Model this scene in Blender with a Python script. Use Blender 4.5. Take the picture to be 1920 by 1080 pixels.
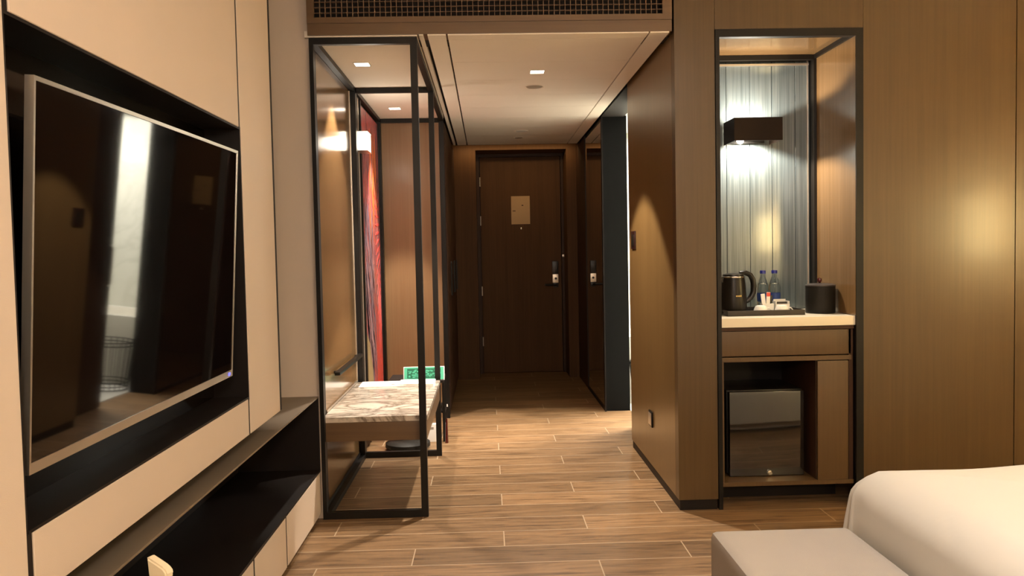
import bpy, bmesh, math, random
from mathutils import Vector, Matrix
random.seed(7)
for o in list(bpy.data.objects): bpy.data.objects.remove(o)
SC = bpy.context.scene
COL = SC.collection
PI = math.pi

# ------------------------------------------------------------------ camera
cam_d = bpy.data.cameras.new('camera'); cam = bpy.data.objects.new('camera', cam_d); COL.objects.link(cam)
cam_d.sensor_width = 36.0; cam_d.lens = 1542.44/1920*36; cam_d.clip_start = 0.02
yaw, pitch, roll, CH = .0296, .0449, .0201, 1.3285
fwd = Vector((math.sin(yaw)*math.cos(pitch), math.cos(yaw)*math.cos(pitch), -math.sin(pitch)))
rt = Vector((math.cos(yaw), -math.sin(yaw), 0)); dn = fwd.cross(rt)
r2 = rt*math.cos(roll)+dn*math.sin(roll); d2 = dn*math.cos(roll)-rt*math.sin(roll)
cam.matrix_world = Matrix(((r2.x, -d2.x, -fwd.x, 0), (r2.y, -d2.y, -fwd.y, 0), (r2.z, -d2.z, -fwd.z, CH), (0, 0, 0, 1)))
SC.camera = cam

# ------------------------------------------------------------------ world, lights, exposure
w = bpy.data.worlds.new('world'); SC.world = w; w.use_nodes = True
w.node_tree.nodes['Background'].inputs[0].default_value = (1, .8, .6, 1)
w.node_tree.nodes['Background'].inputs[1].default_value = 0.02
SC.view_settings.view_transform = 'Standard'; SC.view_settings.look = 'None'
SC.view_settings.exposure = 0.0; SC.view_settings.gamma = 1.0; SC.view_settings.use_curve_mapping = False
WARMB = (1, .915, .81); WARM = (1, .88, .74); WARM2 = (1, .80, .50); NEUT = (1, .90, .76)
def light(kind, name, loc, power, color, rot=(0, 0, 0), **kw):
    d = bpy.data.lights.new(name, kind); d.energy = power; d.color = color
    for k, v in kw.items(): setattr(d, k, v)
    o = bpy.data.objects.new(name, d); o.location = loc; o.rotation_euler = rot; COL.objects.link(o); return o
CONE = math.radians(84)
light('SPOT', 'hall_downlight_beam', (.321, 4.928, 2.375), 300, WARM, spot_size=math.radians(82), spot_blend=.16, shadow_soft_size=.03)
light('SPOT', 'bench_downlight_beam', (-.675, 4.675, 2.375), 115, WARM, spot_size=math.radians(78), spot_blend=.3, shadow_soft_size=.03)
light('SPOT', 'wardrobe_downlight_beam', (-.652, 6.10, 2.375), 200, WARM, spot_size=math.radians(52), spot_blend=.35, shadow_soft_size=.03)
# two added bedroom fill lights (lamps built below) and two bedside lamps
light('AREA', 'added_ceiling_fill_light', (1.15, 1.3, 2.70), 26, WARMB, shape='DISK', size=.5)  # added overhead fill for the bedroom
light('POINT', 'added_rear_fill_light', (.35, -1.15, 2.05), 102, WARMB, shadow_soft_size=.18)  # added frontal fill from behind the camera
light('POINT', 'bedside_lamp_light_far', (3.11, 3.06, 1.42), 30, WARMB, shadow_soft_size=.07)
light('POINT', 'bedside_lamp_light_near', (3.11, .20, 1.47), 180, WARMB, shadow_soft_size=.07)
# bathroom ceiling light
light('AREA', 'bathroom_light', (1.95, 6.98, 2.36), 230, (1, .94, .84), shape='RECTANGLE', size=.9, size_y=.9)
# cove strip above the entry door
light('AREA', 'cove_strip_light', (.3, 8.40, 2.40), 2.6, (1, .66, .30), rot=(math.radians(20), 0, 0), shape='RECTANGLE', size=1.15, size_y=.02)
# minibar sconce lamps (up and down)
light('SPOT', 'sconce_down_lamp', (1.455, 4.50, 1.93), 48, NEUT, spot_size=math.radians(150), spot_blend=.25, shadow_soft_size=.025)
light('SPOT', 'sconce_up_lamp', (1.455, 4.50, 1.97), 30, NEUT, rot=(PI, 0, 0), spot_size=math.radians(150), spot_blend=.25, shadow_soft_size=.025)

# ------------------------------------------------------------------ materials
def newmat(name):
    m = bpy.data.materials.new(name); m.use_nodes = True
    nt = m.node_tree; return m, nt, nt.nodes['Principled BSDF']
def plain(name, col, rough=.5, metal=0, coat=0, bump=0, bscale=200, spec=.5, emis=None, estr=0, trans=0, ior=1.45, var=0):
    m, nt, b = newmat(name)
    b.inputs['Base Color'].default_value = (*col, 1); b.inputs['Roughness'].default_value = rough
    b.inputs['Metallic'].default_value = metal; b.inputs['Coat Weight'].default_value = coat
    b.inputs['Specular IOR Level'].default_value = spec; b.inputs['Transmission Weight'].default_value = trans
    b.inputs['IOR'].default_value = ior
    if emis: b.inputs['Emission Color'].default_value = (*emis, 1); b.inputs['Emission Strength'].default_value = estr
    g = nt.nodes.new('ShaderNodeNewGeometry')
    n = nt.nodes.new('ShaderNodeTexNoise'); n.inputs['Scale'].default_value = bscale; nt.links.new(g.outputs['Position'], n.inputs['Vector'])
    if bump:
        bp = nt.nodes.new('ShaderNodeBump'); bp.inputs['Strength'].default_value = bump; bp.inputs['Distance'].default_value = .002
        nt.links.new(n.outputs[0], bp.inputs['Height']); nt.links.new(bp.outputs[0], b.inputs['Normal'])
    v = var or .06
    n2 = nt.nodes.new('ShaderNodeTexNoise'); n2.inputs['Scale'].default_value = 6; nt.links.new(g.outputs['Position'], n2.inputs['Vector'])
    r = nt.nodes.new('ShaderNodeMapRange'); r.inputs[3].default_value = 1-v; r.inputs[4].default_value = 1+v; nt.links.new(n2.outputs[0], r.inputs[0])
    mx = nt.nodes.new('ShaderNodeVectorMath'); mx.operation = 'SCALE'; mx.inputs[0].default_value = col
    nt.links.new(r.outputs[0], mx.inputs['Scale']); nt.links.new(mx.outputs[0], b.inputs['Base Color'])
    return m
def wood(name, c1, c2, rough=.38, scale=(70, 70, 1.6), coat=.15, spec=.5):
    m, nt, b = newmat(name); N = nt.nodes.new; Lk = nt.links.new
    g = N('ShaderNodeNewGeometry'); mp = N('ShaderNodeMapping'); mp.inputs['Scale'].default_value = scale
    Lk(g.outputs['Position'], mp.inputs['Vector'])
    n = N('ShaderNodeTexNoise'); n.inputs['Scale'].default_value = 1; n.inputs['Detail'].default_value = 5; n.inputs['Roughness'].default_value = .6
    n.inputs['Distortion'].default_value = .4; Lk(mp.outputs[0], n.inputs['Vector'])
    mp2 = N('ShaderNodeMapping'); mp2.inputs['Scale'].default_value = tuple(s*.22 for s in scale); Lk(g.outputs['Position'], mp2.inputs['Vector'])
    n2 = N('ShaderNodeTexNoise'); n2.inputs['Detail'].default_value = 2; n2.inputs['Scale'].default_value = 1; Lk(mp2.outputs[0], n2.inputs['Vector'])
    mx = N('ShaderNodeMix'); mx.inputs[0].default_value = .35; Lk(n.outputs[0], mx.inputs[2]); Lk(n2.outputs[0], mx.inputs[3])
    cr = N('ShaderNodeValToRGB'); cr.color_ramp.elements[0].position = .3; cr.color_ramp.elements[1].position = .7
    cr.color_ramp.elements[0].color = (*c1, 1); cr.color_ramp.elements[1].color = (*c2, 1)
    Lk(mx.outputs[0], cr.inputs[0]); Lk(cr.outputs[0], b.inputs['Base Color'])
    bp = N('ShaderNodeBump'); bp.inputs['Strength'].default_value = .08; bp.inputs['Distance'].default_value = .001
    Lk(n.outputs[0], bp.inputs['Height']); Lk(bp.outputs[0], b.inputs['Normal'])
    b.inputs['Roughness'].default_value = rough; b.inputs['Coat Weight'].default_value = coat; b.inputs['Coat Roughness'].default_value = .2
    b.inputs['Specular IOR Level'].default_value = spec
    return m
M = {}
M['wood'] = wood('oak_veneer', (.070, .0385, .0125), (.096, .056, .019), rough=.37)
M['wood_gloss'] = wood('lacquered_veneer', (.15, .082, .032), (.21, .12, .05), rough=.15, coat=.3)
M['wood_dark'] = wood('dark_veneer', (.035, .016, .008), (.06, .027, .013), rough=.5, coat=0, spec=.25)
M['door_wood'] = wood('door_veneer', (.075, .034, .013), (.11, .052, .02), rough=.6, coat=0, spec=.2)
M['wood_light'] = wood('light_oak_veneer', (.24, .135, .062), (.30, .18, .085), rough=.4)
M['wood_hall'] = wood('hall_oak_veneer', (.125, .068, .022), (.17, .098, .034), rough=.30)
M['wood_h'] = wood('oak_veneer_horizontal', (.11, .062, .030), (.15, .088, .042), rough=.4, scale=(1.6, 70, 70))
M['cab_wood'] = wood('cabinet_veneer', (.078, .042, .015), (.105, .06, .022), rough=.42, coat=0)
M['beige'] = plain('beige_leather_panel', (.65, .54, .445), .55, bump=.15, bscale=500, var=.02)
M['black'] = plain('black_bronze_metal', (.007, .0055, .004), .42, metal=0, spec=.35)
M['black_matte'] = plain('matte_black_laminate', (.010, .007, .006), .5, spec=.3)
M['console'] = plain('console_laminate', (.20, .155, .11), .45)
M['gloss_black'] = plain('black_glass', (.006, .004, .003), .06, spec=.6)
M['ceil'] = plain('ceiling_paint', (.90, .82, .72), .8, var=.02)
M['white_paint'] = plain('white_paint', (.75, .73, .68), .6, var=.02)
M['dark_gap'] = plain('shadow_gap_black', (.012, .008, .006), .8)
M['silver'] = plain('brushed_silver', (.62, .56, .48), .32, metal=.9)
M['screen'] = plain('screen_glass', (.004, .003, .003), .035, spec=.55, ior=1.5)
M['stone'] = plain('cream_stone', (.80, .72, .56), .3, var=.03)
M['duvet'] = plain('white_cotton', (.75, .745, .715), .8, bump=.3, bscale=30, var=.02)
M['ottoman'] = plain('blush_grey_fabric', (.46, .43, .405), .9, bump=.4, bscale=700, var=.05)
M['cream'] = plain('cream_vinyl', (.80, .70, .50), .45)
M['white'] = plain('white_ceramic', (.85, .82, .74), .2)
M['paper'] = plain('white_paper', (.88, .86, .82), .7)
M['chrome'] = plain('chrome', (.8, .78, .74), .12, metal=1)
M['plastic_blk'] = plain('black_plastic', (.010, .008, .006), .28, spec=.4)
M['tray'] = plain('dark_brown_leather', (.026, .019, .013), .45)
M['bucket'] = plain('black_faux_leather', (.012, .010, .0075), .5, spec=.25, bump=.3, bscale=400)
M['mirror'] = plain('mirror_glass', (.75, .74, .70), .01, metal=1)
M['glow'] = plain('warm_diffuser', (1, .9, .75), .5, emis=(1, .86, .66), estr=14)
M['glow_soft'] = plain('lamp_fabric', (.9, .8, .6), .7, emis=(1, .76, .34), estr=42)
M['glow_shade'] = plain('fill_lamp_fabric', (.9, .8, .65), .7, emis=(1, .75, .45), estr=3, trans=0)  # glowing fabric of the added fill lamp
M['glow_white'] = plain('opal_glass', (1, .95, .85), .5, emis=(1, .86, .64), estr=9)
M['red_cap'] = plain('dark_red_knob', (.07, .008, .006), .12, coat=.4)
M['blue'] = plain('blue_plastic', (.02, .03, .25), .35)
M['blue_label'] = plain('blue_label', (.02, .05, .20), .5)
M['red'] = plain('red_print', (.7, .08, .05), .5)
M['green'] = plain('green_print', (.10, .55, .34), .5)
M['green_dark'] = plain('dark_green_print', (.02, .16, .09), .5)
M['gold'] = plain('gold_print', (.85, .62, .22), .3, metal=.8)
M['led'] = plain('blue_led', (.1, .1, .8), .4, emis=(.2, .2, 1), estr=1.2)
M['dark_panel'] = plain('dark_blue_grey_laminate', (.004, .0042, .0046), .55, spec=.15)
M['tan_notice'] = plain('tan_notice_card', (.50, .33, .17), .5)
M['grille'] = plain('grille_brown', (.20, .13, .085), .5)
M['fabric_screen'] = plain('mattress_ticking', (.7, .65, .58), .9)
M['speaker'] = plain('speaker_mesh', (.36, .30, .24), .8)

def mk_glass():
    m, nt, b = newmat('clear_plastic'); b.inputs['Base Color'].default_value = (.95, .98, .97, 1)
    b.inputs['Transmission Weight'].default_value = 1; b.inputs['Roughness'].default_value = .03; b.inputs['IOR'].default_value = 1.15
    return m
M['clear'] = mk_glass()

def mk_floor():
    m, nt, b = newmat('wood_look_tile'); N = nt.nodes.new; Lk = nt.links.new
    def mth(op, a, c=None):
        n = N('ShaderNodeMath'); n.operation = op
        for i, v in enumerate((a, c)):
            if v is None: continue
            if isinstance(v, (int, float)): n.inputs[i].default_value = v
            else: Lk(v, n.inputs[i])
        return n.outputs[0]
    g = N('ShaderNodeNewGeometry'); s = N('ShaderNodeSeparateXYZ'); Lk(g.outputs['Position'], s.inputs[0])
    ry = mth('DIVIDE', mth('SUBTRACT', s.outputs[1], 3.8538), .2); row = mth('FLOOR', ry); fy = mth('SUBTRACT', ry, row)
    rx = mth('DIVIDE', mth('SUBTRACT', mth('SUBTRACT', s.outputs[0], .0513), mth('MULTIPLY', mth('ADD', row, 1), .4)), 1.2)
    colm = mth('FLOOR', rx); fx = mth('SUBTRACT', rx, colm)
    gy = mth('LESS_THAN', mth('MINIMUM', fy, mth('SUBTRACT', 1, fy)), .013)
    gx = mth('LESS_THAN', mth('MINIMUM', fx, mth('SUBTRACT', 1, fx)), 0.0022)
    gr = mth('MAXIMUM', gx, gy)
    cid = N('ShaderNodeCombineXYZ'); Lk(colm, cid.inputs[0]); Lk(row, cid.inputs[1])
    wn = N('ShaderNodeTexWhiteNoise'); wn.noise_dimensions = '2D'; Lk(cid.outputs[0], wn.inputs['Vector'])
    off = N('ShaderNodeVectorMath'); off.operation = 'SCALE'; Lk(wn.outputs['Color'], off.inputs[0]); off.inputs['Scale'].default_value = 40
    ad = N('ShaderNodeVectorMath'); Lk(g.outputs['Position'], ad.inputs[0]); Lk(off.outputs[0], ad.inputs[1])
    mp = N('ShaderNodeMapping'); mp.inputs['Scale'].default_value = (3.2, 34, 1); Lk(ad.outputs[0], mp.inputs['Vector'])
    n = N('ShaderNodeTexNoise'); n.inputs['Scale'].default_value = 1; n.inputs['Detail'].default_value = 6; n.inputs['Distortion'].default_value = .8; n.inputs['Roughness'].default_value = .62
    Lk(mp.outputs[0], n.inputs['Vector'])
    cr = N('ShaderNodeValToRGB'); e = cr.color_ramp.elements
    e[0].position = .30; e[0].color = (.085, .044, .019, 1); e[1].position = .72; e[1].color = (.30, .18, .088, 1)
    e2 = cr.color_ramp.elements.new(.5); e2.color = (.22, .128, .060, 1)
    Lk(n.outputs[0], cr.inputs[0])
    tone = N('ShaderNodeMapRange'); tone.inputs[3].default_value = .68; tone.inputs[4].default_value = 1.22; Lk(wn.outputs['Value'], tone.inputs[0])
    sc = N('ShaderNodeVectorMath'); sc.operation = 'SCALE'; Lk(cr.outputs[0], sc.inputs[0]); Lk(tone.outputs[0], sc.inputs['Scale'])
    mx = N('ShaderNodeMix'); mx.data_type = 'RGBA'; Lk(gr, mx.inputs[0]); Lk(sc.outputs[0], mx.inputs[6]); mx.inputs[7].default_value = (.42, .31, .20, 1)
    Lk(mx.outputs[2], b.inputs['Base Color'])
    b.inputs['Roughness'].default_value = .42; b.inputs['Specular IOR Level'].default_value = .4
    bp = N('ShaderNodeBump'); bp.inputs['Strength'].default_value = .15; bp.inputs['Distance'].default_value = .002
    hh = mth('SUBTRACT', n.outputs[0], mth('MULTIPLY', gr, 1.5)); Lk(hh, bp.inputs['Height']); Lk(bp.outputs[0], b.inputs['Normal'])
    return m
M['floor'] = mk_floor()

def mk_marble(name, base, vein, scale=3.0, wide=.0, rough=.18):
    m, nt, b = newmat(name); N = nt.nodes.new; Lk = nt.links.new
    g = N('ShaderNodeNewGeometry'); mp = N('ShaderNodeMapping'); mp.inputs['Rotation'].default_value = (0, .3, .9); mp.inputs['Scale'].default_value = (1, 2.4, 1)
    Lk(g.outputs['Position'], mp.inputs['Vector'])
    n = N('ShaderNodeTexNoise'); n.inputs['Scale'].default_value = scale; n.inputs['Detail'].default_value = 8; n.inputs['Distortion'].default_value = 2.2; n.inputs['Roughness'].default_value = .62
    Lk(mp.outputs[0], n.inputs['Vector'])
    cr = N('ShaderNodeValToRGB'); e = cr.color_ramp.elements
    e[0].position = .34; e[0].color = (*base, 1); e[1].position = .66; e[1].color = (*[c*.93 for c in base], 1)
    for p, c in ((.43-wide, base), (.49, vein), (.52+wide*.4, [a*.7+v*.3 for a, v in zip(base, vein)]), (.57+wide*.6, base)):
        x = e.new(p); x.color = (*c, 1)
    Lk(n.outputs[0], cr.inputs[0]); Lk(cr.outputs[0], b.inputs['Base Color']); b.inputs['Roughness'].default_value = rough
    return m
M['marble'] = mk_marble('veined_marble', (.66, .58, .49), (.20, .16, .125), 2.2, wide=.045)
M['bath_marble'] = mk_marble('pale_bathroom_marble', (.70, .70, .62), (.60, .60, .53), 1.0)
M['bath_floor'] = plain('bathroom_floor_tile', (.72, .70, .64), .3)

def mk_niche():
    # blue-grey brushed metal laminate with vertical board grooves
    m, nt, b = newmat('blue_grey_board_panel'); N = nt.nodes.new; Lk = nt.links.new
    g = N('ShaderNodeNewGeometry'); mp = N('ShaderNodeMapping'); mp.inputs['Scale'].default_value = (110, 1, 2.0); Lk(g.outputs['Position'], mp.inputs['Vector'])
    n = N('ShaderNodeTexNoise'); n.inputs['Scale'].default_value = 1; n.inputs['Detail'].default_value = 4; Lk(mp.outputs[0], n.inputs['Vector'])
    cr = N('ShaderNodeValToRGB'); e = cr.color_ramp.elements; e[0].position = .32; e[0].color = (.085, .108, .115, 1); e[1].position = .68; e[1].color = (.15, .18, .185, 1)
    Lk(n.outputs[0], cr.inputs[0]); Lk(cr.outputs[0], b.inputs['Base Color'])
    b.inputs['Roughness'].default_value = .24; b.inputs['Metallic'].default_value = .25; b.inputs['Coat Weight'].default_value = .5; b.inputs['Coat Roughness'].default_value = .09
    bp = N('ShaderNodeBump'); bp.inputs['Strength'].default_value = .12; bp.inputs['Distance'].default_value = .001
    Lk(n.outputs[0], bp.inputs['Height']); Lk(bp.outputs[0], b.inputs['Normal'])
    return m
M['niche'] = mk_niche()

def mk_art():
    # abstract feathery print in reds, violet and gold
    m, nt, b = newmat('red_abstract_print'); N = nt.nodes.new; Lk = nt.links.new
    g = N('ShaderNodeNewGeometry'); mp = N('ShaderNodeMapping'); mp.inputs['Scale'].default_value = (1, 9, 2.2); mp.inputs['Rotation'].default_value = (.22, 0, 0)
    Lk(g.outputs['Position'], mp.inputs['Vector'])
    n = N('ShaderNodeTexNoise'); n.inputs['Scale'].default_value = 2.6; n.inputs['Detail'].default_value = 8; n.inputs['Roughness'].default_value = .72; n.inputs['Distortion'].default_value = 1.8; Lk(mp.outputs[0], n.inputs['Vector'])
    cr = N('ShaderNodeValToRGB'); e = cr.color_ramp.elements
    e[0].position = .30; e[0].color = (.05, .03, .05, 1); e[1].position = .74; e[1].color = (.75, .38, .34, 1)
    for p, c in ((.40, (.10, .05, .08)), (.45, (.30, .15, .20)), (.50, (.50, .04, .03)), (.535, (.66, .09, .05)), (.57, (.10, .03, .04)), (.62, (.38, .22, .27))):
        x = e.new(p); x.color = (*c, 1)
    Lk(n.outputs[0], cr.inputs[0]); Lk(cr.outputs[0], b.inputs['Base Color']); b.inputs['Roughness'].default_value = .3
    return m
M['art'] = mk_art()

# ------------------------------------------------------------------ mesh helpers
class MB:
    def __init__(s): s.bm = bmesh.new()
    def box(s, x0, x1, y0, y1, z0, z1, bev=0, seg=2):
        t = bmesh.new(); bmesh.ops.create_cube(t, size=1)
        for v in t.verts: v.co = Vector(((x0+x1)/2+v.co.x*(x1-x0), (y0+y1)/2+v.co.y*(y1-y0), (z0+z1)/2+v.co.z*(z1-z0)))
        if bev: bmesh.ops.bevel(t, geom=list(t.edges), offset=bev, segments=seg, profile=.7, affect='EDGES')
        s.add(t); return s
    def add(s, t, mat=None):
        if mat is not None: t.transform(mat)
        me = bpy.data.meshes.new('tmp'); t.to_mesh(me); s.bm.from_mesh(me); bpy.data.meshes.remove(me); t.free()
    def lathe(s, prof, c=(0, 0, 0), n=32, mat=None):
        t = bmesh.new(); rings = []
        for r, z in prof:
            if r < 1e-6: rings.append([t.verts.new((0, 0, z))])
            else: rings.append([t.verts.new((r*math.cos(2*PI*i/n), r*math.sin(2*PI*i/n), z)) for i in range(n)])
        for a, b in zip(rings, rings[1:]):
            if len(a) == 1 and len(b) == 1: continue
            for i in range(n):
                j = (i+1) % n
                if len(a) == 1: t.faces.new((a[0], b[j], b[i]))
                elif len(b) == 1: t.faces.new((a[i], a[j], b[0]))
                else: t.faces.new((a[i], a[j], b[j], b[i]))
        bmesh.ops.recalc_face_normals(t, faces=t.faces)
        T = Matrix.Translation(c)
        s.add(t, T @ mat if mat is not None else T); return s
    def tube(s, pts, r, n=10, rs=None, cyc=False, sy=1):
        t = bmesh.new(); pts = [Vector(p) for p in pts]; rings = []; N_ = len(pts)
        prev = None
        for i, p in enumerate(pts):
            if cyc: d = pts[(i+1) % N_]-pts[i-1]
            else: d = pts[min(i+1, N_-1)]-pts[max(i-1, 0)]
            d.normalize()
            if prev is None:
                a = d.orthogonal().normalized()
            else:
                a = (prev-d*prev.dot(d)).normalized()
            prev = a; b = d.cross(a); rr = rs[i] if rs else r
            rings.append([t.verts.new(p+a*rr*math.cos(2*PI*k/n)+b*rr*sy*math.sin(2*PI*k/n)) for k in range(n)])
        for i in range(N_ if cyc else N_-1):
            A, B = rings[i], rings[(i+1) % N_]
            for k in range(n): t.faces.new((A[k], A[(k+1) % n], B[(k+1) % n], B[k]))
        if not cyc: t.faces.new(rings[0]); t.faces.new(rings[-1])
        bmesh.ops.recalc_face_normals(t, faces=t.faces)
        s.add(t); return s
    def prism(s, poly, axis, a, b, bev=0):
        # poly in the two other axes, extruded along axis from a to b
        t = bmesh.new()
        def P(p, q): return {'X': (q, p[0], p[1]), 'Y': (p[0], q, p[1]), 'Z': (p[0], p[1], q)}[axis]
        A = [t.verts.new(P(p, a)) for p in poly]; B = [t.verts.new(P(p, b)) for p in poly]
        t.faces.new(A); t.faces.new(B[::-1]); n = len(poly)
        for i in range(n): t.faces.new((A[i], B[i], B[(i+1) % n], A[(i+1) % n]))
        bmesh.ops.recalc_face_normals(t, faces=t.faces)
        if bev: bmesh.ops.bevel(t, geom=list(t.edges), offset=bev, segments=2, affect='EDGES')
        s.add(t); return s
def wloc(o):
    v = Vector((0, 0, 0))
    while o: v += Vector(o.location); o = o.parent
    return v
def obj(name, mb, mat, parent=None, smooth=False, origin=None):
    bm = mb.bm
    me = bpy.data.meshes.new(name)
    if parent is not None: off = wloc(parent)
    else:
        xs = [v.co for v in bm.verts]
        off = Vector(origin) if origin else Vector(((min(c.x for c in xs)+max(c.x for c in xs))/2, (min(c.y for c in xs)+max(c.y for c in xs))/2, min(c.z for c in xs)))
    bmesh.ops.translate(bm, verts=bm.verts, vec=-off)
    bm.to_mesh(me); bm.free(); me.materials.append(M[mat] if isinstance(mat, str) else mat)
    if smooth:
        for p in me.polygons: p.use_smooth = True
        try: me.set_sharp_from_angle(angle=math.radians(38))
        except Exception: pass
    o = bpy.data.objects.new(name, me); COL.objects.link(o)
    if parent is not None: o.parent = parent
    else: o.location = off
    return o
def box(name, x0, x1, y0, y1, z0, z1, mat, parent=None, bev=0):
    return obj(name, MB().box(x0, x1, y0, y1, z0, z1, bev), mat, parent, smooth=bev > 0)
def thing(name, label, cat, loc, group=None):
    o = bpy.data.objects.new(name, None); o.empty_display_size = .05; COL.objects.link(o); o.location = loc
    o['label'] = label; o['category'] = cat
    if group: o['group'] = group
    return o
def tag(o, label, cat, group=None):
    o['label'] = label; o['category'] = cat
    if group: o['group'] = group
    return o
def st(o): o['kind'] = 'structure'; return o
def lbl(o, l): o['label'] = l; return o

# ================================================================== SETTING
XL, XR = -.86, .945        # left wall plane, right hall wall plane
YF = 4.08                  # plane of the partition with grille and minibar niche
HC = 2.39                  # hall ceiling
BC = 2.80                  # bedroom ceiling
st(box('floor', -1.6, 3.5, -1.6, 9.1, -.1, 0, 'floor'))
st(box('floor', 1.15, 2.75, 5.15, 7.75, .001, .006, 'bath_floor'))
st(box('ceiling', -1.6, 3.5, -1.6, YF, BC, BC+.1, 'ceil'))
# --- hall ceiling with grooves: boxes separated by dark gaps below a dark backing
c = MB()
c.box(-.31, -.289, YF+.005, 8.25, HC, HC+.03)                        # thin light strip beside the frame
c.box(-.268, -.179, YF+.005, 8.25, HC, HC+.03)
c.box(.829, .922, YF+.005, 8.25, HC, HC+.03)
ys = [YF+.005, 4.178, 4.665, 5.155, 5.643, 6.12, 6.61, 7.10, 7.59, 8.08, 8.25]
for a, b in zip(ys, ys[1:]): c.box(-.169, .821, a+.0016, b-.0016, HC, HC+.03)
st(obj('ceiling', c, 'ceil'))
st(box('ceiling', -.868, -.32, YF+.014, 6.57, HC, HC+.03, 'ceil'))    # above the bench bay
st(box('ceiling', -1.0, 1.05, YF+.1, 8.9, HC+.045, HC+.1, 'dark_gap'))
st(box('trim_1', -.3, .945, 8.25, 8.262, HC, HC+.03, 'dark_gap'))

# --- left wall: beige panels with shadow gaps, television recess, console recess
wl = st(box('wall_left', -1.6, -1.30, -1.6, 4.125, 0, BC, 'dark_gap'))
g = .011
def lp(y0, y1, z0, z1): return obj('wall_panel', MB().box(-.90, XL, y0, y1, z0, z1, .0015, 1), 'beige', wl)
lp(-1.6, 1.535-g, .693, BC)
lp(1.535+g, 2.945-g, 1.7825, BC)
lp(1.535+g, 2.945-g, .693, .8205)
lp(2.945+g, 3.374, .693, BC)
box('edge_gap', -.90, XL-.003, 3.375, 3.41, .693, BC, 'dark_gap', wl)
box('panel_return', -1.20, -.9005, 3.39, 3.405, .693, BC, 'black_matte', wl)
box('panel_backing', -1.0, -.905, -1.6, 1.53, .693, BC, 'dark_gap', wl)
box('panel_backing', -1.0, -.905, 2.95, 3.39, .693, BC, 'dark_gap', wl)
box('panel_backing', -1.0, -.905, 1.53, 2.95, 1.78, BC, 'dark_gap', wl)
box('recess_back', -1.02, -.985, 1.50, 2.98, .80, 1.80, 'gloss_black', wl)
rc = MB()
rc.box(-.985, -.862, 1.522, 1.5315, .815, 1.785); rc.box(-.985, -.862, 2.9485, 2.958, .815, 1.785)
rc.box(-.985, -.862, 1.5315, 2.9485, 1.7755, 1.782); rc.box(-.985, -.8605, 1.5315, 2.9485, .821, .8275)
rc.box(-.90, -.8625, 1.526, 1.544, .6935, .8208); rc.box(-.90, -.8625, 2.936, 2.954, .6935, .8208); rc.box(-.90, -.8625, 1.526, 1.544, 1.7822, 2.79); rc.box(-.90, -.8625, 2.936, 2.954, 1.7822, 2.79); rc.box(-.90, -.8625, 2.9486, 2.954, .83, 1.7822)
obj('recess_lining', rc, 'black_matte', wl)
st(box('wall_end', -1.30, XL+.012, 4.125, 4.14, 0, BC, 'beige'))     # panel facing the room at the end of the tv wall
st(box('wall_hall_left', -1.0, -.87, 4.14, 8.9, 0, 2.5, 'wood_dark'))

# --- hall left: lacquered panel beside the bench, dark strips
p = st(box('trim_2', -.87, -.85, 4.25, 5.275, .05, 2.36, 'wood_gloss'))
st(box('trim_3', -.87, -.846, 4.165, 4.185, .03, 2.36, 'silver'))
st(box('trim_4', -.87, -.848, 4.19, 4.248, .03, 2.36, 'black_matte'))
st(box('trim_5', -.87, -.846, 5.278, 5.292, .50, 2.36, 'silver'))
st(box('baseboard_left', -.87, -.845, 4.14, 5.3, 0, .048, 'black_matte'))
st(box('trim_6', -.87, -.85, 5.37, 6.57, 0, 2.36, 'wood_dark'))

# --- partition: bulkhead with grille over the hall opening
wf = st(box('wall_bulkhead', -.855, XR, YF+.12, YF+.25, HC+.005, BC, 'dark_gap'))
b = MB(); b.box(-.85, .934, YF, YF+.12, HC+.006, 2.452); obj('bulkhead_fascia', b, 'wood_h', wf)
st(box('wall_front', XR, 1.145, YF, YF+.07, .053, BC, 'wood'))
st(box('wall_hall_right', XR, 1.145, YF+.0725, 5.438, .053, BC, 'wood_hall'))        # pillar
st(box('baseboard_pillar', XR+.006, 1.14, YF+.006, 5.43, 0, .053, 'black_matte'))
w2 = st(box('wall_niche', 1.147, 1.888, YF, YF+.3, 2.402, BC, 'wood'))
st(box('wall_right_panel', 1.890, 2.664, YF, YF+.03, 0, BC, 'wood'))
st(box('wall_right_panel', 2.669, 3.5, YF, YF+.03, 0, BC, 'wood'))
st(box('wall_back_of_panels', 1.86, 3.5, YF+.031, YF+.06, 0, BC, 'dark_gap'))


# --- grille over the hall opening
gr = thing('air_grille', 'wide brown egg-crate air grille in the bulkhead above the hallway opening', 'vent', (.04, YF, 2.455))
fr = MB(); fr.box(-.85, .934, YF-.006, YF+.01, 2.452, 2.480); fr.box(-.85, .934, YF-.006, YF+.01, 2.66, 2.70)
fr.box(-.85, -.815, YF-.006, YF+.01, 2.480, 2.66); fr.box(.888, .934, YF-.006, YF+.01, 2.480, 2.66)
obj('frame', fr, 'wood_h', gr)
gb = MB(); n = 64
for i in range(1, n):
    x = -.815+(.888+.815)*i/n; gb.box(x-.0013, x+.0013, YF+.001, YF+.022, 2.48, 2.66)
for k in range(1, 7):
    z = 2.478+.0262*k; gb.box(-.815, .888, YF+.004, YF+.022, z-.001, z+.001)
obj('grid', gb, 'grille', gr)
box('backing', -.815, .888, YF+.07, YF+.08, 2.48, 2.66, 'dark_gap', gr)
st(box('wall_bulkhead_top', -.85, .934, YF, YF+.12, 2.701, BC, 'wood_h'))
st(box('wall_upper_left', -1.3, -.862, 4.142, 4.2, 2.4, BC, 'dark_gap'))

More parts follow.
